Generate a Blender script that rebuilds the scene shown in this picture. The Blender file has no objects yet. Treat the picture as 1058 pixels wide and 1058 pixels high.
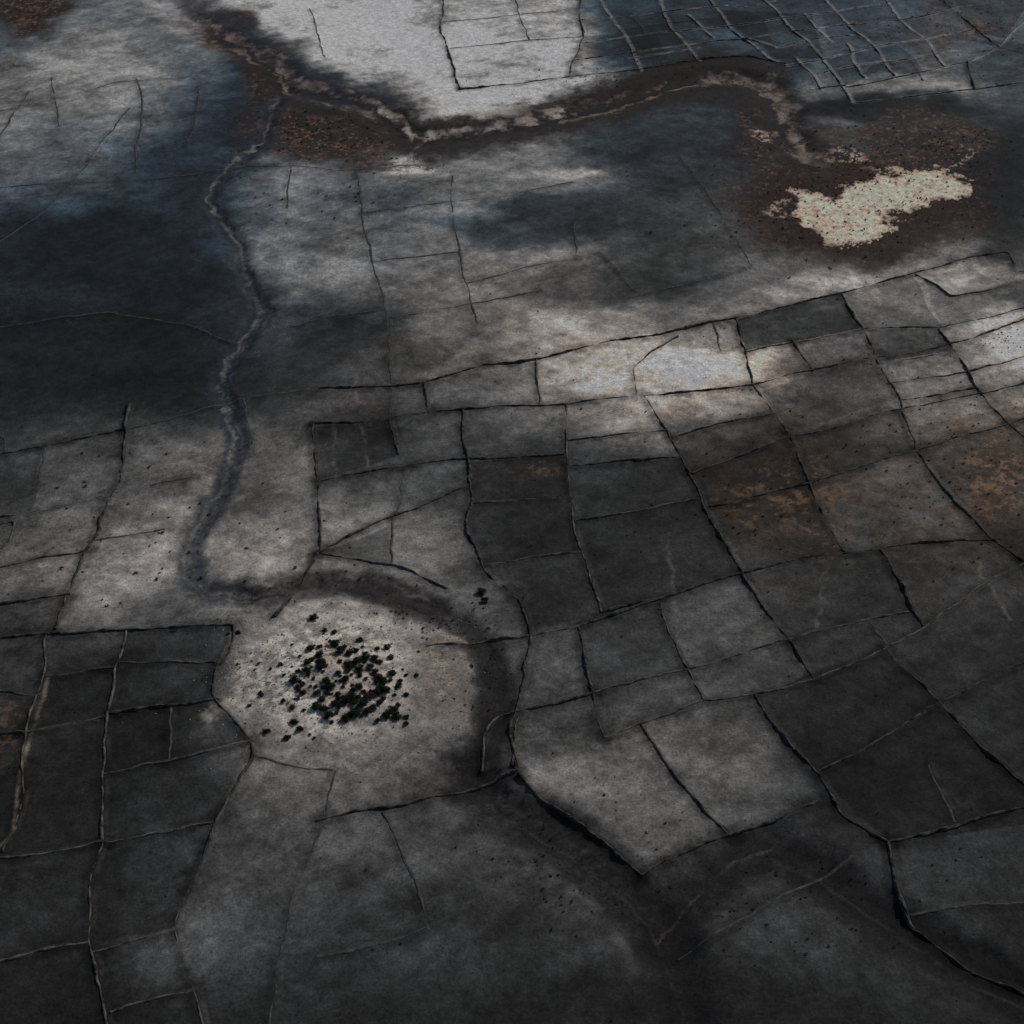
import bpy, math, random
import numpy as np
random.seed(7); rng=np.random.default_rng(7)
# ------------------------------------------------------------------ image pixels -> world (flat plain), unprojected through the camera view
H=900.0; DEP=math.radians(37.0); T=math.tan(math.radians(18.0)); C=529.0
sD,cD=math.sin(DEP),math.cos(DEP)
def to_world(u,v):
    nx=(u-C)/C*T; ny=(C-v)/C*T
    dy=cD+ny*sD; dz=sD-ny*cD
    s=H/dz
    return nx*s, dy*s
# ------------------------------------------------------------------ noise
def _h(ix,iy,s):
    n=(ix.astype(np.int64)*374761393+iy.astype(np.int64)*668265263+s*1442695041)&0xffffffff
    n=((n^(n>>13))*1274126177)&0xffffffff
    n=(n^(n>>16))&0xffffffff
    return n/4294967295.0
def vn(x,y,s=0):
    ix=np.floor(x);iy=np.floor(y);fx=x-ix;fy=y-iy
    fx=fx*fx*(3-2*fx);fy=fy*fy*(3-2*fy)
    a=_h(ix,iy,s);b=_h(ix+1,iy,s);c=_h(ix,iy+1,s);d=_h(ix+1,iy+1,s)
    return (a*(1-fx)+b*fx)*(1-fy)+(c*(1-fx)+d*fx)*fy
def fbm(x,y,w,o=4,s=0,g=.5):
    t=0;a=1;n=0
    x=x/w;y=y/w
    for i in range(o):
        t=t+a*(vn(x,y,s+i*17)*2-1);n+=a;a*=g
        x,y=(x*1.6-y*1.2)+3.1,(x*1.2+y*1.6)+7.7
    return t/n
def sst(a,b,x):
    t=np.clip((x-a)/(b-a),0,1);return t*t*(3-2*t)
# ------------------------------------------------------------------ traced features (image pixel coordinates)
RIVER=[(150,-30),(178,8),(205,30),(250,48),(285,70),(305,92),(345,100),(385,112),(415,128),(432,142),(480,138),(530,129),(580,117),(640,104),(690,86),(730,77),(765,78),(795,88),(808,108),(812,132),(830,150)]
STREAM=[(300,92),(280,112),(272,148),(240,172),(220,192),(214,212),(232,235),(248,258),(254,290),(272,320),(255,345),(236,372),(224,400),(238,430),(243,465),(230,500),(210,535),(194,568),(196,598),(215,612),(255,612)]
MOAT=[(255,612),(300,606),(350,604),(400,612),(440,628),(475,645),(500,672),(512,715),(502,760),(480,795)]
GULLY1=[(480,800),(530,835),(590,872),(640,915),(675,955),(695,1000),(720,1090)]
GULLY2=[(680,975),(720,925),(760,890),(800,878),(850,908),(905,945),(970,988),(1058,1035),(1120,1070)]
SAND=[(816,200),(838,196),(860,206),(880,186),(925,178),(968,172),(1003,186),(998,204),(948,212),(920,226),(914,244),(885,252),(850,248),(830,232)]
W=[]  # walls: (kind, pts) kind d=dark bank, p=pale stone, f=faint low bank
def w(k,*p): W.append((k,list(p)))
w('d',(462,-20),(455,20),(462,50),(476,92)); w('d',(476,92),(530,88),(588,80),(640,74),(700,64),(770,58),(812,66))
w('f',(458,22),(530,17),(600,8)); w('f',(463,50),(540,43),(600,38)); w('f',(530,-10),(538,18),(547,42))
w('d',(598,-20),(601,38),(588,80)); w('p',(600,45),(680,34),(760,26),(840,15)); w('p',(595,62),(680,50),(770,40),(850,30))
w('p',(600,20),(680,12),(750,6)); w('p',(612,-10),(640,30),(662,72)); w('p',(676,-10),(694,30),(722,64))
w('p',(728,-10),(752,28),(790,60),(812,68)); w('p',(780,-10),(812,24),(850,62),(880,106))
w('p',(872,90),(940,77),(1000,64),(1035,44),(1075,5)); w('p',(812,68),(850,62),(900,50),(960,40),(1010,30))
w('p',(880,106),(940,100),(1010,92),(1080,84)); w('p',(850,30),(900,25),(950,18),(1000,5)); w('p',(845,-5),(880,30),(905,52),(925,78))
w('p',(905,-10),(930,22),(955,42),(975,70)); w('p',(800,50),(835,42),(880,38)); w('p',(830,15),(858,45)); w('d',(1000,64),(1006,92)); w('p',(770,40),(800,50))
w('d',(960,-10),(985,10),(1010,30),(1030,48)); w('p',(850,75),(900,66),(945,60)); w('f',(640,30),(700,22),(740,18))
w('p',(650,60),(720,50)); w('p',(710,15),(735,40)); w('p',(790,22),(850,14),(905,5)); w('p',(872,46),(882,62),(893,80)); w('p',(820,60),(838,78),(846,92)); w('p',(835,92),(872,88)); w('f',(940,60),(955,82)); w('p',(757,8),(800,2)); w('f',(655,12),(668,36)); w('p',(905,66),(935,62),(985,52)); w('f',(1030,48),(1080,60))
w('f',(-20,197),(60,191),(160,187),(240,176),(300,173),(370,175),(425,168)); w('f',(370,175),(376,230),(386,280),(398,330),(402,385))
w('f',(465,182),(470,235),(481,285),(493,335)); w('f',(386,272),(475,260)); w('f',(484,292),(540,278),(596,268)); w('f',(376,222),(440,213),(510,203),(590,188))
w('f',(700,160),(742,215),(776,276)); w('f',(620,262),(656,300)); w('f',(630,310),(700,296),(770,278)); w('f',(-20,340),(60,328),(110,322))
w('f',(320,10),(335,60)); w('f',(55,80),(60,130)); w('f',(140,80),(146,105),(140,180)); w('f',(205,90),(195,160)); w('f',(596,230),(596,268))
w('f',(-20,118),(40,108),(120,84),(190,80)); w('f',(0,140),(30,95)); w('f',(-20,262),(40,225),(90,170),(132,112)); w('f',(402,330),(470,318),(560,300)); w('f',(250,352),(330,330),(395,322)); w('f',(60,328),(110,322),(190,335),(240,352)); w('f',(-20,448),(3,452),(8,470)); w('f',(155,500),(200,492)); w('f',(300,173),(296,215)); w('f',(402,385),(403,431)); w('f',(252,412),(262,470))
w('d',(-30,474),(60,458),(130,443)); w('f',(130,443),(200,425),(245,412),(330,402)); w('d',(330,402),(440,395),(500,378),(553,372),(620,355),(680,345),(760,329),(820,315),(870,302),(940,283),(1000,268),(1040,262),(1052,282),(1090,278))
w('p',(945,283),(985,307),(1030,298),(1085,284))
w('d',(325,437),(400,430),(478,423),(520,418),(580,418),(630,412),(665,410),(720,405),(775,398),(830,385),(895,370),(940,366),(1000,350),(1085,322))
w('d',(440,395),(443,428)); w('p',(553,372),(557,417)); w('d',(760,329),(770,365),(775,396)); w('p',(775,396),(800,430),(815,448)); w('d',(815,448),(832,492),(850,530),(870,568))
w('d',(870,302),(890,340),(905,373),(930,413),(948,468),(985,520),(1030,560),(1085,600)); w('p',(770,365),(830,353),(895,341),(975,338),(1085,314))
w('d',(970,340),(1000,383),(1022,420),(1060,455)); w('p',(905,376),(950,370),(985,362)); w('p',(915,398),(960,390),(1000,384),(1080,362)); w('d',(930,415),(975,408),(1010,400)); w('d',(820,352),(840,384)); w('p',(700,347),(670,365),(655,382),(657,410)); w('f',(735,335),(745,362))
w('d',(325,497),(400,483),(480,475),(540,472),(585,468)); w('d',(323,437),(325,500),(330,572)); w('d',(403,431),(408,470)); w('f',(415,481),(413,520),(405,545),(403,583))
w('d',(478,423),(480,470),(487,520),(480,550),(500,590),(530,620),(545,655),(540,700),(527,755),(533,792)); w('p',(582,418),(588,470),(590,540),(605,590),(622,634))
w('d',(665,410),(685,445),(710,490),(740,545),(775,605),(812,655),(842,700))
w('p',(487,522),(540,518),(590,511)); w('p',(500,585),(550,577),(597,570)); w('p',(587,455),(650,448),(685,446)); w('d',(590,480),(640,476),(697,472)); w('p',(592,537),(660,527),(725,515))
w('d',(622,635),(690,615),(768,596),(830,576),(870,570),(950,560),(1030,558)); w('d',(692,453),(760,437),(800,428)); w('d',(708,490),(760,474),(812,454),(860,444),(930,424),(1000,410),(1085,388))
w('d',(735,522),(790,511),(833,500)); w('d',(833,500),(880,486),(945,468),(1000,450),(1085,425)); w('d',(908,566),(930,605),(952,645))
w('p',(918,668),(960,642),(1000,615),(1040,590),(1090,565)); w('p',(815,660),(880,645),(940,632)); w('d',(597,650),(640,635),(690,615))
w('d',(597,650),(605,690),(615,740),(624,764)); w('p',(624,764),(665,750),(728,724),(780,716),(840,702),(890,684),(918,668)); w('p',(612,715),(660,702),(712,690),(775,672),(818,660))
w('p',(685,622),(705,680),(728,723)); w('p',(665,750),(700,800),(730,838),(756,862)); w('d',(756,862),(800,848),(842,828))
w('d',(536,795),(560,820),(600,850),(632,872),(665,901)); w('d',(665,901),(700,888),(756,862)); w('d',(842,798),(880,780),(930,747),(970,726),(1020,700),(1085,668))
w('d',(780,717),(805,760),(842,800),(870,845),(915,871)); w('d',(915,871),(925,915),(940,955),(1000,1000),(1080,1035)); w('d',(915,871),(980,856),(1090,828)); w('d',(915,667),(970,726),(1010,770),(1085,838))
w('f',(940,945),(1000,936),(1090,935)); w('f',(700,985),(780,945),(880,885)); w('d',(330,846),(400,830),(480,810),(533,792)); w('f',(348,795),(340,845),(310,920),(280,1040),(270,1100))
w('f',(395,835),(430,920),(440,960)); w('f',(330,990),(400,970),(470,945)); w('f',(895,640),(920,668)); w('f',(955,790),(985,850))
w('d',(326,574),(370,550),(440,521),(482,502)); w('p',(330,573),(365,578),(410,585),(462,607)); w('d',(328,573),(310,608),(285,640)); w('f',(300,470),(325,437))
w('p',(440,668),(505,662),(545,660),(600,648)); w('d',(527,735),(570,727),(612,715)); w('p',(497,790),(502,750),(515,737),(527,735)); w('p',(535,740),(528,788))
w('p',(-20,548),(15,537),(10,563),(-20,580)); w('d',(135,418),(133,445),(120,500),(102,550),(85,570),(60,650)); w('f',(50,458),(42,500),(30,530)); w('p',(-20,536),(30,530),(107,512))
w('p',(-20,592),(40,578),(88,567)); w('d',(-20,627),(75,612)); w('d',(-20,661),(45,656),(120,652),(245,647)); w('p',(48,657),(48,690),(30,755),(20,830),(6,880))
w('p',(132,652),(120,690),(112,740),(103,800),(105,872),(92,910),(90,970),(112,1058),(118,1090)); w('p',(123,684),(225,683)); w('d',(115,738),(180,730),(228,724)); w('p',(30,757),(110,742)); w('p',(-20,713),(38,720)); w('d',(48,700),(122,690))
w('d',(245,647),(246,664),(226,690),(222,722),(256,768)); w('p',(103,802),(180,789),(256,770)); w('p',(105,872),(160,862),(227,853)); w('d',(256,770),(262,785),(227,853),(195,920)); w('p',(195,920),(180,958),(200,1015),(215,1090))
w('p',(-20,890),(50,880),(105,870)); w('p',(-20,996),(40,982),(90,970)); w('p',(93,982),(140,968),(180,958)); w('p',(115,1046),(200,1020)); w('f',(176,730),(172,788)); w('d',(-20,760),(28,757)); w('f',(170,545),(90,558)); w('f',(262,785),(300,792),(345,795))
TRACKS=[[(-10,885),(12,860),(20,800),(50,700)],[(430,672),(452,668),(462,658),(482,662)],[(425,140),(418,120),(400,112)],[(420,168),(430,150),(438,140)]]
def poly_world(p):
    a=np.array(p,float);x,y=to_world(a[:,0],a[:,1]);return np.stack([x,y],1)
def dist_poly(px,py,pts,R):
    d=np.full(px.shape,R*1.0)
    P=np.array(pts,float)
    I=np.nonzero((px>P[:,0].min()-R)&(px<P[:,0].max()+R)&(py>P[:,1].min()-R)&(py<P[:,1].max()+R))[0]
    if len(I)==0: return d
    qx=px[I];qy=py[I];dd=d[I]
    for i in range(len(P)-1):
        a,b=P[i],P[i+1]
        m=np.nonzero((qx>min(a[0],b[0])-R)&(qx<max(a[0],b[0])+R)&(qy>min(a[1],b[1])-R)&(qy<max(a[1],b[1])+R))[0]
        if len(m)==0: continue
        x=qx[m];y=qy[m];e=b-a
        t=np.clip(((x-a[0])*e[0]+(y-a[1])*e[1])/(e@e+1e-9),0,1)
        dd[m]=np.minimum(dd[m],np.hypot(x-a[0]-t*e[0],y-a[1]-t*e[1]))
    d[I]=dd
    return d
WR=[(poly_world(RIVER),26,4.5),(poly_world(STREAM),10,3.0),(poly_world(MOAT),14,3.0),(poly_world(GULLY1),22,5.0),(poly_world(GULLY2),20,5.0)]
KX,KY=to_world(345.,705.)
def height(x,y):
    z=fbm(x,y,170,3,5)*3.4+fbm(x,y,26,3,9)*.6+fbm(x,y,6,2,12)*.14
    wx=x+fbm(x,y,30,3,40)*8;wy=y+fbm(x,y,30,3,41)*8
    for P,r,h in WR:
        d=dist_poly(wx,wy,P,r*2.2)
        z=z-h*(1-sst(r*.3,r*1.6,d))
    q=np.hypot((x-KX)/85,(y-KY)/75)
    z=z+4.5*(1-sst(0.1,1.15,q))*(1+.25*fbm(x,y,14,3,50))
    return z
def smooth_line(p,step):
    P=poly_world(p);pts=[]
    for i in range(len(P)-1):
        n=max(1,int(np.hypot(*(P[i+1]-P[i]))/2.5))
        for j in range(n): pts.append(P[i]+(P[i+1]-P[i])*j/n)
    pts.append(P[-1]);Q=np.array(pts)
    for _ in range(6): Q[1:-1]=.5*Q[1:-1]+.25*(Q[:-2]+Q[2:])
    x0,y0=Q[:,0].copy(),Q[:,1].copy()
    Q[:,0]+=fbm(x0,y0,16,3,200)*1.8+fbm(x0,y0,75,2,203)*5;Q[:,1]+=fbm(x0,y0,16,3,201)*1.8+fbm(x0,y0,75,2,204)*5
    return Q
WL=[(k,smooth_line(p,2.5)) for k,p in W]
# ------------------------------------------------------------------ ground sheet grid
def grow(s,step,lim,f=1.35):
    o=[];x=s
    while x<lim: step*=f;x+=step;o.append(x)
    return o
xd=np.arange(-1000,1000.1,1.5); g=grow(1000,1.5,45000); xs=np.concatenate([-np.array(g[::-1]),xd,np.array(g)])
yl=[];y=575.
while y<2850: yl.append(y); y+=1.1+(y-575)/2275*2.5
ys=np.concatenate([-np.array(grow(-575,1.5,20000)[::-1]),np.array(yl),np.array(grow(yl[-1],3.5,60000))])
nx_,ny_=len(xs),len(ys)
X,Y=np.meshgrid(xs,ys);X=X.ravel();Y=Y.ravel()
Z=height(X,Y)
# ------------------------------------------------------------------ soil / vegetation colour, with cloud shadow, haze and vignette painted in
E=np.array([.495,.535,.585])
def lin(c): c=np.asarray(c,float)/255.; return np.where(c<.04045,c/12.92,((c+.055)/1.055)**2.4)
Lt=np.array([  # ground tone table, cloud shadow included in the values
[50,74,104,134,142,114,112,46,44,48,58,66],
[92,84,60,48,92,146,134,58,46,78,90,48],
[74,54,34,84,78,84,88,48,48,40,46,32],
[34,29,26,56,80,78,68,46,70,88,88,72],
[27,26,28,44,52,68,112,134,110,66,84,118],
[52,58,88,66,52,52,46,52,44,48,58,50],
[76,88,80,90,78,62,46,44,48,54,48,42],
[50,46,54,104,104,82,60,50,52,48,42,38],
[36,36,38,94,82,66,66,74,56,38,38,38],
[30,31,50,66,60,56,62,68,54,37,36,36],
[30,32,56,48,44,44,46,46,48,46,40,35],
[22,23,34,33,31,31,31,31,31,31,28,25]],float)  # bottom rows darkened as a painted vignette
Yc=np.clip(Y,560,3400); fden=Yc*cD+H*sD
U=C+C*(np.clip(X,-1500,1500)/fden)/T; V=C-C*((Yc*sD-H*cD)/fden)/T
U=np.clip(U,-120,1180);V=np.clip(V,-120,1180)
U0,V0=U.copy(),V.copy()
wa=fbm(X,Y,110,4,60);wb=fbm(X,Y,110,4,61)
wc=fbm(X,Y,22,3,62);wd=fbm(X,Y,22,3,63)
U=U0+wa*38+wc*8; V=V0+(wb*26+wd*6)
gu=np.clip(U/1058*11,0,10.999);gv=np.clip(V/1058*11,0,10.999)
iu=gu.astype(int);iv=gv.astype(int);fu=gu-iu;fv=gv-iv
fu=fu*fu*(3-2*fu);fv=fv*fv*(3-2*fv)
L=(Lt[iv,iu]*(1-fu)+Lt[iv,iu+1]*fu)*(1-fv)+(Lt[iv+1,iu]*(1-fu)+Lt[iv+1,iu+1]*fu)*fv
def bl(u,v,rx,ry,rot=0,e=.35):
    r=math.radians(rot);dx=U-u;dy=V-v
    a=(dx*math.cos(r)+dy*math.sin(r))/rx;b=(-dx*math.sin(r)+dy*math.cos(r))/ry
    return 1-sst(e,1.25,np.hypot(a,b))
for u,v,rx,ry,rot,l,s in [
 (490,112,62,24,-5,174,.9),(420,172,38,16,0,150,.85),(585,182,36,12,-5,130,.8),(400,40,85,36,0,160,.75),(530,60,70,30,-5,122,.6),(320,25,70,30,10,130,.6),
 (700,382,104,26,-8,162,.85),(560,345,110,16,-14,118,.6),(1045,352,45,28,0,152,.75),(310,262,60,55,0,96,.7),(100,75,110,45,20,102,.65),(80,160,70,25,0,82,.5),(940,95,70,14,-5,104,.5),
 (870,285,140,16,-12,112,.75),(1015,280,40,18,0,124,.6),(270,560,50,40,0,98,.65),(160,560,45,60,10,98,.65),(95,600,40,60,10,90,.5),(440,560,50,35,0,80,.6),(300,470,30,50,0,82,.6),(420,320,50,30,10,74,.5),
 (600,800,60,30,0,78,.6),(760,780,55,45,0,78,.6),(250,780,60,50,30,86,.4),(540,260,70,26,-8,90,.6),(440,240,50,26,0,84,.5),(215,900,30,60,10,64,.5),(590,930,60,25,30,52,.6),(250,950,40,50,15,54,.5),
 (90,255,150,60,10,27,.94),(560,228,130,20,-6,36,.85),(650,150,100,30,-5,40,.8),(900,118,150,20,0,24,.9),(1030,200,45,80,0,27,.9),(660,290,90,22,-10,38,.75),(100,370,170,62,0,24,.94),(260,395,110,34,-15,33,.65),  # dark patches from here on include painted cloud shadow
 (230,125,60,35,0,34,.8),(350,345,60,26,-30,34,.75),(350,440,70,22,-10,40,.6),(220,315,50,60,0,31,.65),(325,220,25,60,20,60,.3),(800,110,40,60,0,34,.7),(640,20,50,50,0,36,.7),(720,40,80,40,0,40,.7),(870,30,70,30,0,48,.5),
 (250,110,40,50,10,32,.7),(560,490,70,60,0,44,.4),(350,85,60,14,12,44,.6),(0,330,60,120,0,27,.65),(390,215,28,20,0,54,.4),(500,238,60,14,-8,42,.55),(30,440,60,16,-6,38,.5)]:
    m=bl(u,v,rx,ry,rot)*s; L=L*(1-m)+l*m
def inpoly(pts,uu,vv):
    P=np.array(pts,float);r=np.zeros(uu.shape,bool)
    bb=(uu>P[:,0].min())&(uu<P[:,0].max())&(vv>P[:,1].min())&(vv<P[:,1].max())
    x=uu[bb];y=vv[bb];q=np.zeros(x.shape,bool);j=len(P)-1
    for i in range(len(P)):
        a,b=P[i],P[j]
        if a[1]!=b[1]: q^=((a[1]>y)!=(b[1]>y))&(x<(b[0]-a[0])*(y-a[1])/(b[1]-a[1])+a[0])
        j=i
    r[bb]=q;return r
# same lateral drift as the walls so that field tones end at them
gx=fbm(X,Y,75,2,203)*5;gy=fbm(X,Y,75,2,204)*5
pxm=C/T/fden
us=U0-gx*pxm+wc*.8;vs=V0+gy*pxm*.6+wd*.5
warmth=np.zeros_like(L)
for f,wm,pts in [
 (.72,0,[(323,440),(403,432),(408,470),(325,497)]),(.94,0,[(478,423),(580,418),(584,468),(483,478)]),(.68,.1,[(483,478),(585,468),(589,511),(488,522)]),(.70,0,[(488,522),(590,511),(597,570),(500,585),(480,550)]),
 (.86,0,[(503,586),(597,572),(622,635),(545,655),(530,620)]),(.76,0,[(592,537),(725,515),(768,596),(622,633)]),(.85,0,[(590,480),(700,472),(725,515),(592,537)]),(.56,0,[(760,330),(870,302),(890,340),(770,363)]),
 (.80,.4,[(690,452),(800,427),(815,450),(710,490)]),(.72,.4,[(710,490),(812,454),(833,500),(735,522)]),(.82,.5,[(735,522),(833,500),(870,568),(775,594)]),(.85,.2,[(812,455),(930,425),(945,468),(835,500)]),(1.05,.2,[(835,500),(948,468),(1030,560),(870,570)]),
 (.72,0,[(130,652),(245,648),(226,683),(123,684)]),(.70,0,[(122,684),(226,683),(222,724),(113,738)]),(.65,0,[(112,740),(230,724),(256,768),(103,802)]),(.78,0,[(103,802),(256,770),(227,853),(105,872)]),(.74,0,[(47,702),(122,690),(112,740),(30,755)]),
 (.88,.1,[(25,760),(108,745),(103,870),(8,880)]),(.82,0,[(90,910),(105,872),(225,853),(180,958),(92,970)]),(1.06,0,[(540,795),(665,750),(756,862),(665,900)]),(1.12,0,[(665,750),(780,717),(842,828),(756,862)]),
 (.76,0,[(780,717),(915,668),(970,726),(842,799)]),(.74,0,[(842,800),(970,727),(1100,850),(915,870)]),(.88,.1,[(775,596),(908,566),(945,630),(815,660)]),(1.05,0,[(728,723),(690,617),(768,598),(840,700)]),(.85,.4,[(950,440),(1100,410),(1100,640),(1030,560),(948,468)]),
 (.82,0,[(870,302),(940,283),(975,338),(895,341)]),(1.15,0,[(945,283),(1040,262),(1090,280),(985,307)]),(.82,.1,[(785,405),(895,371),(930,413),(815,447)]),(.78,0,[(895,342),(970,340),(985,362),(905,374)]),(.8,0,[(600,38),(676,30),(690,60),(590,78)]),(.7,0,[(740,10),(840,15),(850,60),(800,60)]),
 (1.08,0,[(458,22),(530,17),(547,42),(463,50)]),(.86,0,[(330,573),(403,545),(403,583)]),(1.1,0,[(325,500),(413,483),(405,545),(330,572)]),(.85,0,[(-50,722),(35,722),(22,830),(-50,900)]),(.85,0,[(0,468),(48,460),(30,530),(-40,538)]),(.75,.3,[(960,-60),(1100,-60),(1040,40),(1000,30)]),
 (1.,0,[(880,106),(872,90),(1000,64),(1006,92)]),(.75,0,[(850,62),(925,48),(945,60),(870,88)]),(1.2,0,[(700,28),(752,28),(790,50),(722,62)]),(.88,0,[(597,650),(690,617),(712,690),(612,715)]),(1.05,.1,[(905,565),(1030,558),(1085,600),(950,640)]),(.88,0,[(443,395),(553,374),(556,418),(443,428)]),(.85,0,[(953,285),(985,307),(1085,284),(1085,318),(975,337)]),(1.06,0,[(915,871),(1090,828),(1090,935),(940,945)]),
 (.8,0,[(895,76),(905,66),(945,60),(955,74)]),(1.2,0,[(790,22),(850,14),(858,45),(800,50)]),(.8,0,[(640,30),(694,24),(708,48),(652,56)]),(.9,0,[(61,650),(85,612),(60,612),(-20,627),(-20,661)])]:
    m=inpoly(pts,us,vs); L[m]*=f; warmth[m]+=wm
blue=(1-sst(250,540,V+.38*np.clip(U-180,0,700)))*.95  # bluish tint paints haze and cloud shadow into the ground colour
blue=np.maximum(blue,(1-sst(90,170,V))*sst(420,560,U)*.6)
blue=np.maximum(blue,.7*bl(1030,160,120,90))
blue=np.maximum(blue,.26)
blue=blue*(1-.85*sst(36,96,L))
warmth=warmth+.35*bl(1020,500,110,120)+.35*bl(700,390,170,50)+.25*bl(840,470,170,80)+.15*bl(500,330,180,80)+.12*bl(860,620,220,120)
neu=np.stack([1.0+0*L,.99+0*L,.98+0*L],1)
blu=np.array([.74,1.0,1.26]);war=np.array([1.13,.99,.86])
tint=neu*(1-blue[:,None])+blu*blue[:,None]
wm=np.clip(warmth*(.7+.9*fbm(X,Y,35,4,70)),0,1)[:,None]
tint=tint*(1-wm)+war*wm
n1=fbm(X,Y,70,5,80,.6);n2=fbm(X,Y,14,4,84,.6);n3=fbm((X*.35+Y*.9),(Y*.35-X*.9)*.15,22,3,88)
n3b=fbm((X*.8+Y*.6)*.12,(Y*.8-X*.6),14,3,90);n4=fbm(X,Y,4.2,3,93,.75)
L=L*(1+.38*n1+.24*n2+.12*n3+.13*n3b+.14*n4)
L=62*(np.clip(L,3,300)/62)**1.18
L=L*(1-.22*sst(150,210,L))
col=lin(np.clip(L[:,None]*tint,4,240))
def mix(m,rgb):
    global col
    m=np.clip(m,0,1)[:,None];col=col*(1-m)+lin(rgb)*m
speck=fbm(X,Y,4.5,3,100,.7);sp2=fbm(X,Y,16,4,104,.65)
# rocky knoll
kn=bl(332,703,96,61,0,.5);mix(kn*.88,(106,105,104)); mix(kn*sst(-.15,.22,speck*.7+sp2*.8)*.75,(168,166,162)); mix(kn*sst(.1,.4,-speck*.8-sp2*.5)*.6,(66,64,62)); mix(bl(362,706,54,40,0,.4)*sst(-.15,.15,sp2+.3*speck)*.5,(84,68,60))
mix(bl(238,712,20,56,15,.3)*.5*sst(-.3,.3,sp2),(165,163,159)); mix(bl(458,702,32,46,0,.4)*.6,(78,73,69)); mix(bl(463,690,16,38,0,.4)*sst(0,.3,speck)*.5,(124,118,112))
# brown scrub zones
bz=np.maximum.reduce([bl(335,134,98,37,8,.6),bl(285,82,38,34,45,.5),bl(222,36,54,20,15,.4),bl(885,207,136,62,0,.62),bl(955,150,74,28,0,.5)*.9,bl(30,8,64,26,0,.4),bl(800,120,28,52,0,.4)*.7])
mix(bz*.95,(30,24,24)); mix(bz*sst(.0,.35,speck*.6+sp2*.7)*.55,(70,54,48)); mix(bz*sst(.28,.5,speck)*.35,(112,97,87))
def belt(pts,wid,rgb,s):
    R=wid*2.2
    d=dist_poly(U0+wc*6+wa*4,V0+wd*4+wb*3,pts,R)
    mix((1-sst(wid*.45,wid*1.3,d*(1+.45*sp2)))*s*(1+.25*speck),rgb)
belt(RIVER[3:],26,(25,22,23),.9); belt(RIVER[8:17],18,(26,22,22),.78)
belt([(p[0],p[1]+14) for p in RIVER[9:19]],18,(27,27,30),.6)
belt([(190,-10),(240,25),(300,60),(330,90),(400,100)],16,(28,33,42),.65)
belt(STREAM[1:],15,(26,32,40),.8); belt(MOAT,17,(28,28,30),.85); belt(GULLY1,36,(19,19,21),.9); belt(GULLY2,29,(19,19,21),.9)  # broad gully belts also carry cloud shadow painted into the colour
belt([(512,685),(510,745),(485,795)],25,(24,24,26),.85);belt([(380,610),(450,632)],18,(29,28,29),.65)
belt([(690,900),(760,880)],20,(24,24,26),.6)
def chan(pts,wid,rgb,s,o=0,k=1.):
    P=[(p[0],p[1]+o) for p in pts]
    d=dist_poly(U0+wc*7*k+speck*2*k,V0+wd*4.5*k+speck*k,P,wid*3)
    mix((1-sst(wid*.3,wid*1.2,d*(1+.7*speck)))*s*np.clip(.55+1.6*sp2,0,1),rgb)
chan(RIVER[2:8],5,(104,96,92),.6,-8,1.6);chan(RIVER[2:8],2.5,(100,90,84),.5,6,1.8);chan(RIVER[7:13],4,(122,119,117),.8,-4);chan(RIVER[7:20],1.8,(15,13,14),.8,2.5,1.1);chan(RIVER[12:19],2.,(104,94,86),.55,6,1.4);chan(RIVER[15:],4.5,(104,99,97),.55,0,1.7)
chan(RIVER[11:15],2,(86,78,73),.5,-6,1.3);chan(RIVER[0:3],6,(116,121,130),.6);chan(RIVER[2:8],2.2,(16,14,15),.7,0,1.3)
chan(STREAM,2.6,(90,92,95),.6,-2,1.);chan(STREAM,1.3,(20,22,26),.7,1,1.);chan(STREAM[8:],1.7,(94,94,96),.4,4,1.4);chan([(p[0]+10,p[1]) for p in STREAM[3:]],1.8,(72,76,82),.45,0,1.2)
chan(MOAT[:5],2.,(94,92,90),.5,-10);chan(MOAT[:5],2.2,(16,16,18),.7,4); chan(GULLY2[:4],1.6,(64,62,60),.4,-6);chan(GULLY1,1.8,(48,47,47),.4,8);chan(GULLY2[3:],1.8,(50,49,49),.4,5)
chan([(800,85),(818,110),(822,150),(850,168)],9,(94,88,86),.55,0,2.)
ring=bl(893,214,118,50,0,.8);mix(ring*.75*sst(-.5,.0,sp2),(29,23,22))
SU=U0+wc*18+speck*9+wa*3;SV=V0+wd*12+speck*6
m=inpoly(SAND,SU,SV).astype(float)
e=dist_poly(U0+wc*18+wa*3,V0+wd*12,SAND+[SAND[0]],11)
mix(m*np.clip(.45+e/10+.6*sp2,0,1),(162,150,139)); mix(m*sst(.0,.4,sp2+.4*speck)*.6,(122,108,96)); mix(m*sst(.12,.4,speck)*.55,(80,67,60))
for (u,v,rx,ry) in [(800,130,12,5),(862,162,34,8),(985,165,22,5),(1000,160,10,8),(815,205,16,9),(930,172,40,8)]:
    mix(bl(u,v,rx,ry)*sst(.0,.25,speck+.4*sp2)*.75,(138,126,116))
mix(bl(420,172,30,12)*sst(0,.3,speck+.3*sp2)*.6,(175,173,170)); mix(bl(1045,350,36,22)*sst(-.1,.3,speck+.3*sp2)*.55,(182,179,175));mix(bl(490,116,50,12)*.3,(180,179,176))
ob=np.maximum.reduce([bl(1035,480,36,60,0,.3),bl(810,510,75,40,-10,.3)*.7,bl(850,545,30,30,0,.3)*.7,bl(560,478,40,14,0,.3)*.5,bl(905,298,34,10,0,.3)*.6,bl(1000,25,60,26,0,.3)*.7,bl(430,205,60,10,0,.3)*.3,bl(15,740,30,60,0,.3)*.4,bl(370,410,40,40,0,.3)*.35,bl(870,370,60,30,0,.3)*.3])
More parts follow.
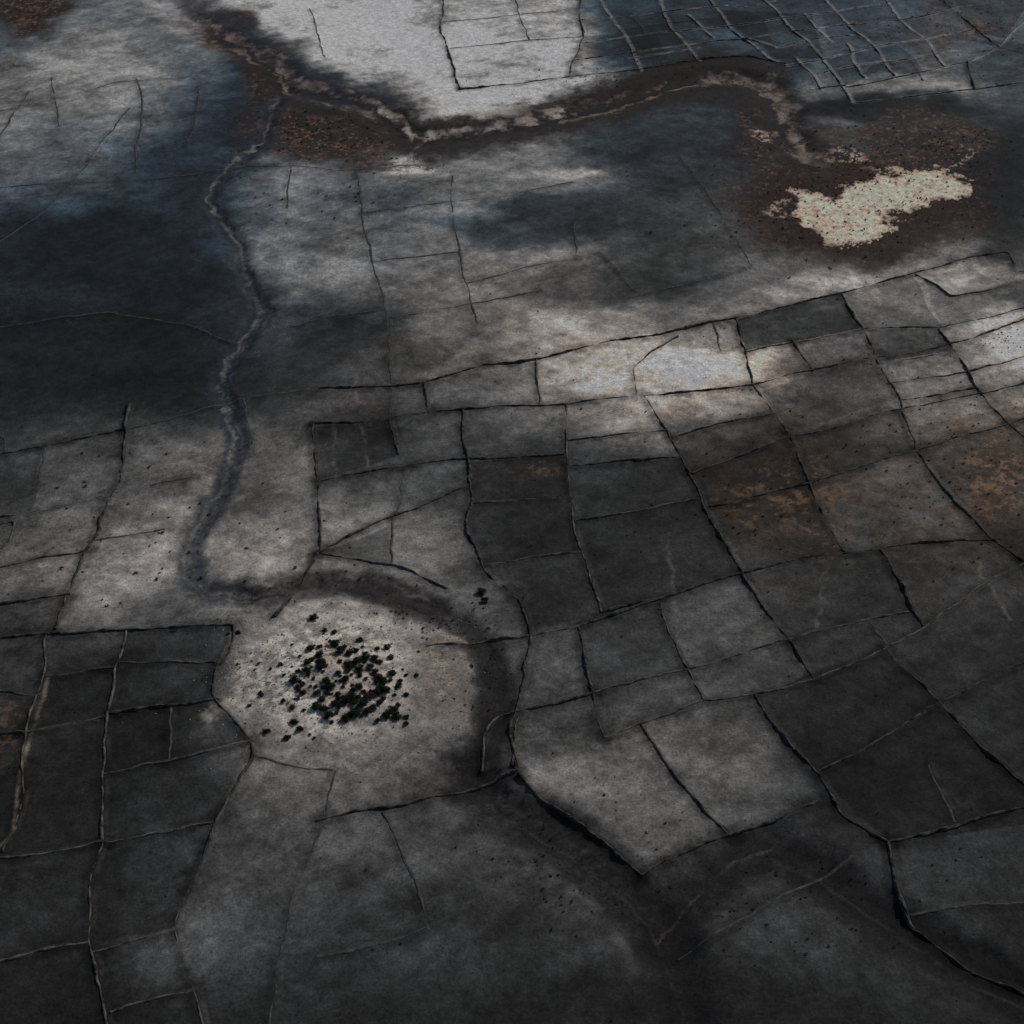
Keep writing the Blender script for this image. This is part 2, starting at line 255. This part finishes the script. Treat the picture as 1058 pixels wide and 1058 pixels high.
mix(ob*.35,(46,39,35));mix(ob*sst(.0,.4,speck*.7+sp2*.7)*.65,(96,80,66))
for t in TRACKS: chan(t,2.2,(120,115,109),.5,0,.4)
for t in [[(845,650),(850,600),(865,560)],[(730,330),(760,400)],[(790,340),(905,300)],[(690,560),(700,640)],[(700,330),(745,395)],[(520,305),(590,285),(640,270)],[(340,420),(350,520)],[(960,480),(1040,640)],[(365,380),(380,480)]]:
    chan(t,2.2,(120,116,112),.16,0,.8);
# rank growth, berm and painted sunlit strip at the feet of the walls
jx=X+wc*.5;jy=Y+wd*.5
berm=np.zeros_like(X)
for i,(k,Q) in enumerate(WL):
    P=Q[::4] if len(Q)>8 else Q
    P=np.vstack([P,Q[-1:]])
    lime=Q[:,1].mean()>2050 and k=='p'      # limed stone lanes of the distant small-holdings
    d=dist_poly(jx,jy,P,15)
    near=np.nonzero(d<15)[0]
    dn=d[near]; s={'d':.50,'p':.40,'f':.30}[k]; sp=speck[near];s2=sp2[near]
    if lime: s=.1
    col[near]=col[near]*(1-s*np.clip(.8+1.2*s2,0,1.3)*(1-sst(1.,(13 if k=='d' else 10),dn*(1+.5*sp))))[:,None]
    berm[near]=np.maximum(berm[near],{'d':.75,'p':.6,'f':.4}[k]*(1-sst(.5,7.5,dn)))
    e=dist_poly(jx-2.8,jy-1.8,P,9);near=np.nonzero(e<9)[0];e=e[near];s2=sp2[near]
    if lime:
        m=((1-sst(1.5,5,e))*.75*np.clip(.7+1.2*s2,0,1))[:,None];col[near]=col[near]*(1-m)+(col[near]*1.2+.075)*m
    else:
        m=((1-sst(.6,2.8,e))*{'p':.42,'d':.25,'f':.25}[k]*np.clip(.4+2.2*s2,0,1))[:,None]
        col[near]=col[near]*(1-m)+(col[near]*1.9+.02)*m  # paler strip on the sunward side, lit wall edge painted in
Z=Z+berm
col=np.clip(col/E,.004,.55)
far=sst(1300,2500,np.abs(X))+sst(3000,4500,Y)+sst(-500,500,-Y+200); far=np.clip(far,0,1)[:,None]
col=col*(1-far)+np.array([.07,.075,.075])*(1+.5*n1[:,None])*far
me=bpy.data.meshes.new('ground')
N=nx_*ny_;me.vertices.add(N);me.vertices.foreach_set('co',np.stack([X,Y,Z],1).astype(np.float32).ravel())
ii=np.arange(ny_-1)[:,None]*nx_+np.arange(nx_-1)[None,:];ii=ii.ravel()
q=np.stack([ii,ii+1,ii+1+nx_,ii+nx_],1).astype(np.int32);F=len(q)
me.loops.add(F*4);me.loops.foreach_set('vertex_index',q.ravel());me.polygons.add(F)
me.polygons.foreach_set('loop_start',np.arange(0,F*4,4,dtype=np.int32));me.update(calc_edges=True)
me.polygons.foreach_set('use_smooth',np.ones(F,bool))
at=me.attributes.new('soil_shade','FLOAT_COLOR','POINT');at.data.foreach_set('color',np.concatenate([col,np.ones((N,1))],1).astype(np.float32).ravel())  # ground colour together with its painted shade
ground=bpy.data.objects.new('ground',me);bpy.context.scene.collection.objects.link(ground)
# ------------------------------------------------------------------ materials
def mat(name):
    m=bpy.data.materials.new(name);m.use_nodes=True;nt=m.node_tree;b=nt.nodes['Principled BSDF'];b.inputs['Roughness'].default_value=.95
    b.inputs['Specular IOR Level'].default_value=.1
    return m,nt,b
def nd(nt,t,**k):
    n=nt.nodes.new(t)
    for a,b in k.items():
        if hasattr(n,a): setattr(n,a,b)
        else: n.inputs[a].default_value=b
    return n
m,nt,b=mat('ground_turf');lk=nt.links.new
geo=nd(nt,'ShaderNodeNewGeometry');a=nd(nt,'ShaderNodeAttribute',attribute_name='soil_shade')
def noise(sc,det,rough=.6,vec=None):
    n=nd(nt,'ShaderNodeTexNoise');n.inputs['Scale'].default_value=sc;n.inputs['Detail'].default_value=det;n.inputs['Roughness'].default_value=rough
    lk(vec or geo.outputs['Position'],n.inputs['Vector']);return n.outputs['Fac']
def ramp(s,f0,f1,t0,t1):
    r=nd(nt,'ShaderNodeMapRange');lk(s,r.inputs['Value']);r.inputs['From Min'].default_value=f0;r.inputs['From Max'].default_value=f1;r.inputs['To Min'].default_value=t0;r.inputs['To Max'].default_value=t1;return r.outputs['Result']
def mth(op,x,y):
    n=nd(nt,'ShaderNodeMath',operation=op);
    for i,s in enumerate((x,y)):
        if isinstance(s,(int,float)): n.inputs[i].default_value=s
        else: lk(s,n.inputs[i])
    return n.outputs[0]
fa=ramp(noise(.5,4,.75),.3,.7,.52,1.5);fb=ramp(noise(.12,5,.65),.3,.7,.74,1.28)
fc=ramp(noise(.09,3,.65),.65,.72,1.0,.62)
fac=mth('MULTIPLY',mth('MULTIPLY',fa,fb),fc)
vm=nd(nt,'ShaderNodeVectorMath',operation='SCALE');lk(a.outputs['Color'],vm.inputs[0]);lk(fac,vm.inputs['Scale']);lk(vm.outputs[0],b.inputs['Base Color'])
bp=nd(nt,'ShaderNodeBump');bp.inputs['Strength'].default_value=.42;bp.inputs['Distance'].default_value=1.0;lk(noise(.35,4,.7),bp.inputs['Height']);lk(bp.outputs[0],b.inputs['Normal'])
me.materials.append(m)
def simple(name,c0,c1,sc):
    m,nt,b=mat(name);g=nd(nt,'ShaderNodeNewGeometry');n=nd(nt,'ShaderNodeTexNoise');n.inputs['Scale'].default_value=sc;n.inputs['Detail'].default_value=4
    nt.links.new(g.outputs['Position'],n.inputs['Vector']);r=nd(nt,'ShaderNodeValToRGB');r.color_ramp.elements[0].position=.35;r.color_ramp.elements[1].position=.65
    r.color_ramp.elements[0].color=(*c0,1);r.color_ramp.elements[1].color=(*c1,1);nt.links.new(n.outputs['Fac'],r.inputs['Fac']);nt.links.new(r.outputs[0],b.inputs['Base Color']);return m
M={'d':simple('wall_overgrown_stone',(.012,.012,.012),(.07,.066,.06),.12),'p':simple('wall_pale_stone',(.018,.018,.017),(.115,.11,.10),.1),'f':simple('wall_turf_bank',(.028,.03,.033),(.07,.07,.07),.2)}
leaf=[simple('leaf_dark',(.005,.010,.006),(.018,.028,.013),.8),simple('leaf_brown',(.03,.02,.014),(.075,.04,.028),.8)]
bark=simple('bark',(.05,.04,.03),(.12,.1,.08),2.);rockm=simple('rock',(.12,.115,.11),(.40,.39,.37),.5);tuftm=simple('tuft',(.008,.010,.009),(.034,.03,.025),.3)
def mkobj(name,v,f,mats):
    me=bpy.data.meshes.new(name);me.from_pydata(v,[],f)
    for x in mats: me.materials.append(x)
    o=bpy.data.objects.new(name,me);bpy.context.scene.collection.objects.link(o);return o
# ------------------------------------------------------------------ walls
for k,Q in WL:
    if len(Q)<3: continue
    t=np.gradient(Q,axis=0);t/=np.linalg.norm(t,axis=1)[:,None]+1e-9;nr=np.stack([-t[:,1],t[:,0]],1)
    hb,wbk={'d':(1.15,1.15),'p':(.85,.95),'f':(.35,1.1)}[k]
    var=fbm(Q[:,0],Q[:,1],9,3,210);v2=fbm(Q[:,0],Q[:,1],45,2,215)
    hh=np.clip(hb*(1+1.1*var+1.4*v2),.04,3.);ww=wbk*np.clip(1+.6*var+.8*v2,.3,2)
    z0=height(Q[:,0],Q[:,1])+{'d':.65,'p':.5,'f':.35}[k];vs_=[];fs=[]
    prof=[(-1.,-.5,0),(-.72,.62,1),(-.25,1.,1),(.3,.95,1),(.75,.6,1),(1.,-.5,0)]
    for i in range(len(Q)):
        for (s,h,jj) in prof:
            r1=random.uniform(-.16,.16)*jj;r2=random.uniform(-.2,.2)*jj
            vs_.append((Q[i,0]+nr[i,0]*ww[i]*(s+r1),Q[i,1]+nr[i,1]*ww[i]*(s+r1),z0[i]+(hh[i]*(h+r2) if h>0 else -.8)))
    c=len(prof)
    for i in range(len(Q)-1):
        for j in range(c-1): fs.append((i*c+j,i*c+j+1,(i+1)*c+j+1,(i+1)*c+j))
    fs.append(tuple(range(c)));fs.append(tuple(range(len(Q)*c-1,len(Q)*c-c-1,-1)))
    mkobj('turf_bank' if k=='f' else 'field_wall',vs_,fs,[M[k]])
# ------------------------------------------------------------------ shrubs
def shrub_mesh(seed,br):
    r=random.Random(seed);v=[];f=[];mi=[]
    def tube(a,b_,r0,r1):
        a=np.array(a);b_=np.array(b_);d=b_-a;d=d/np.linalg.norm(d);s=np.cross(d,(0.3,1,.1));s/=np.linalg.norm(s);t=np.cross(d,s);o=len(v)
        for (c,rr) in ((a,r0),(b_,r1)):
            for q in range(6): v.append(tuple(c+rr*(math.cos(q*1.047)*s+math.sin(q*1.047)*t)))
        for q in range(6): f.append((o+q,o+(q+1)%6,o+6+(q+1)%6,o+6+q));mi.append(0)
    tube((0,0,-.4),(.05,.02,.9),.2,.14);cl=[]
    for i in range(r.randint(7,10)):
        an=i*.9+r.uniform(-.4,.4);ra=r.uniform(.7,2.0);z=r.uniform(1.0,3.0);p=(ra*math.cos(an),ra*math.sin(an),z);tube((.05,.02,.7),p,.1,.03);cl.append((p,r.uniform(.9,1.4)))
    cl.append(((0,0,3.0),1.4))
    for p,R in cl:
        for i in range(190):
            d=np.array([r.gauss(0,1) for _ in range(3)]);d/=np.linalg.norm(d);c=np.array(p)+d*R*(r.random()**.45)*np.array([1.1,1.1,.8])
            a=np.array([r.gauss(0,1) for _ in range(3)]);a/=np.linalg.norm(a);b2=np.cross(a,d);b2/=np.linalg.norm(b2)+1e-6;s=r.uniform(.15,.3)
            o=len(v);v.extend([tuple(c-a*s),tuple(c+b2*s*.7),tuple(c+a*s),tuple(c-b2*s*.7)]);f.append((o,o+1,o+2,o+3));mi.append(1)
    me=bpy.data.meshes.new('shrub');me.from_pydata(v,[],f);me.materials.append(bark);me.materials.append(leaf[br]);me.polygons.foreach_set('material_index',mi);return me
SM=[shrub_mesh(i,1 if i>=6 else 0) for i in range(8)]
pos=[(497,613,9),(501,622,7),(324,640,8),(345,655,5.5),(336,653,5),(400,672,6.5),(405,700,7.5),(293,728,5),(302,735,5),(340,744,9),(366,742,10),(400,742,8),(385,735,7),(352,735,6),(276,757,6),(297,764,6),(310,756,6),(404,683,6),(392,688,6),(420,720,5),(290,690,5),(270,720,4.5),(430,700,4.5),(246,655,5),(372,664,6),(356,672,5),(330,672,5),(318,690,6),(312,712,6),(420,742,5),(412,712,6)]
r=random.Random(3)
tries=0
while len(pos)<112 and tries<4000:
    tries+=1
    u=r.gauss(360,36);v=r.gauss(713,22)
    if abs(u-362)<58 and 668<v<752 and all(abs(u-q[0])+abs(v-q[1])*1.3>7.5 for q in pos): pos.append((u,v,r.choice([3.5,4.5,5.5,7,8,9])))
for i in range(56): pos.append((r.gauss(335,54),r.gauss(702,34),r.uniform(1.8,3.8)))
for u,v,d in pos:
    x,y=to_world(u,v);z=float(height(np.array([x]),np.array([y]))[0])
    o=bpy.data.objects.new('shrub',r.choice(SM[:6]) if r.random()<.82 else r.choice(SM[6:]));s=d/4.9
    o.location=(x,y,z-.1);o.scale=(s,s,s*r.uniform(.5,.7));o.rotation_euler=(0,0,r.uniform(0,6.28));bpy.context.scene.collection.objects.link(o)
def scatter(name,P,S,mt,kind):
    v=[];f=[]
    zz=height(P[:,0],P[:,1])
    for (x,y),z,s in zip(P,zz,S):
        if kind=='t':
            for i in range(14):
                a=r.uniform(0,6.28);t=r.uniform(-.2,1);c=(x+r.gauss(0,.42)*s,y+r.gauss(0,.42)*s,z+max(0.05,r.gauss(.35,.22))*s);q=.45*s;o=len(v)
                dx,dy=math.cos(a)*q,math.sin(a)*q
                v+= [(c[0]-dx,c[1]-dy,c[2]-q*.4),(c[0]+dy*.6,c[1]-dx*.6,c[2]+q*t*.4),(c[0]+dx,c[1]+dy,c[2]+q*.4),(c[0]-dy*.6,c[1]+dx*.6,c[2]+q*t)];f.append((o,o+1,o+2,o+3))
        else:
            o=len(v);a0=r.uniform(0,6.28)
            for i in range(5):
                a=a0+i*1.257;q=s*r.uniform(.7,1.2);v.append((x+q*math.cos(a),y+q*math.sin(a),z-.2))
            for i in range(4):
                a=a0+i*1.57+.3;q=s*r.uniform(.35,.75);v.append((x+q*math.cos(a),y+q*math.sin(a),z+s*r.uniform(.5,.95)))
            f+=[(o,o+1,o+6,o+5),(o+1,o+2,o+6),(o+2,o+3,o+7,o+6),(o+3,o+4,o+8,o+7),(o+4,o,o+5,o+8),(o+5,o+6,o+7,o+8)]
    mkobj(name,v,f,[mt])
tp=[];ts=[]
for (u,v,su,sv,n,s0,s1) in [(345,705,55,36,150,.4,1.1),(340,140,55,18,260,.8,2.2),(885,210,75,35,420,.8,2.2),(960,155,45,14,160,.8,2.2),(180,545,50,60,34,1.2,2.4),(290,590,50,40,22,1.,2.2),(830,490,110,60,130,.7,1.8),(600,520,90,90,30,.7,1.7),(500,700,20,50,60,.7,1.6),(600,880,60,40,80,.7,1.6),(830,930,90,40,90,.7,1.5),(1000,480,60,60,120,.8,1.8),(980,30,70,25,120,1,2.2),(700,80,90,8,80,1,2.2),(430,640,40,15,60,.7,1.5),(520,520,300,300,150,.6,1.5),(310,210,40,10,14,1.5,2.6),(80,560,40,60,20,1,2.2)]:
    for i in range(n):
        x,y=to_world(r.gauss(u,su),min(1100,max(-40,r.gauss(v,sv))));tp.append((x,y));ts.append(s0+(s1-s0)*r.random()**2)
scatter('scrub_tufts',np.array(tp),ts,tuftm,'t')
tp=[];ts=[]
for (u,v,su,sv,n,s0,s1) in [(335,700,55,34,1300,.2,.9),(240,690,12,36,140,.3,.9),(463,690,16,32,110,.3,.8),(1045,350,20,14,80,.5,1.2),(425,170,16,8,50,.5,1.2),(815,130,16,22,60,.6,1.3)]:
    for i in range(n):
        x,y=to_world(r.gauss(u,su),r.gauss(v,sv));tp.append((x,y));ts.append(r.uniform(s0,s1))
scatter('scattered_rocks',np.array(tp),ts,rockm,'r')
# ------------------------------------------------------------------ light, camera
sc=bpy.context.scene;wd_=bpy.data.worlds.new('World');sc.world=wd_;wd_.use_nodes=True;nt=wd_.node_tree
az=math.radians(48);el=math.radians(34)
sky=nt.nodes.new('ShaderNodeTexSky');sky.sky_type='NISHITA';sky.sun_disc=False;sky.sun_elevation=el;sky.sun_rotation=az
nt.links.new(sky.outputs[0],nt.nodes['Background'].inputs[0]);nt.nodes['Background'].inputs[1].default_value=.05
ld=bpy.data.lights.new('sun','SUN');ld.energy=2.8;ld.angle=math.radians(.5);ld.color=(1,.94,.86);lo=bpy.data.objects.new('sun',ld);sc.collection.objects.link(lo)
lo.rotation_euler=(math.radians(90)-el,0,math.pi-az)
cd=bpy.data.cameras.new('camera');cam=bpy.data.objects.new('camera',cd);sc.collection.objects.link(cam);cam.location=(0,0,H);cam.rotation_euler=(math.pi/2-DEP,0,0)
cd.sensor_fit='HORIZONTAL';cd.angle=math.radians(36);cd.clip_start=1;cd.clip_end=120000;sc.camera=cam
sc.view_settings.view_transform='Standard';sc.view_settings.look='None';sc.view_settings.exposure=0
from mathutils import Vector
print('SUNDIR',lo.rotation_euler.to_matrix()@Vector((0,0,1)),'N',N)
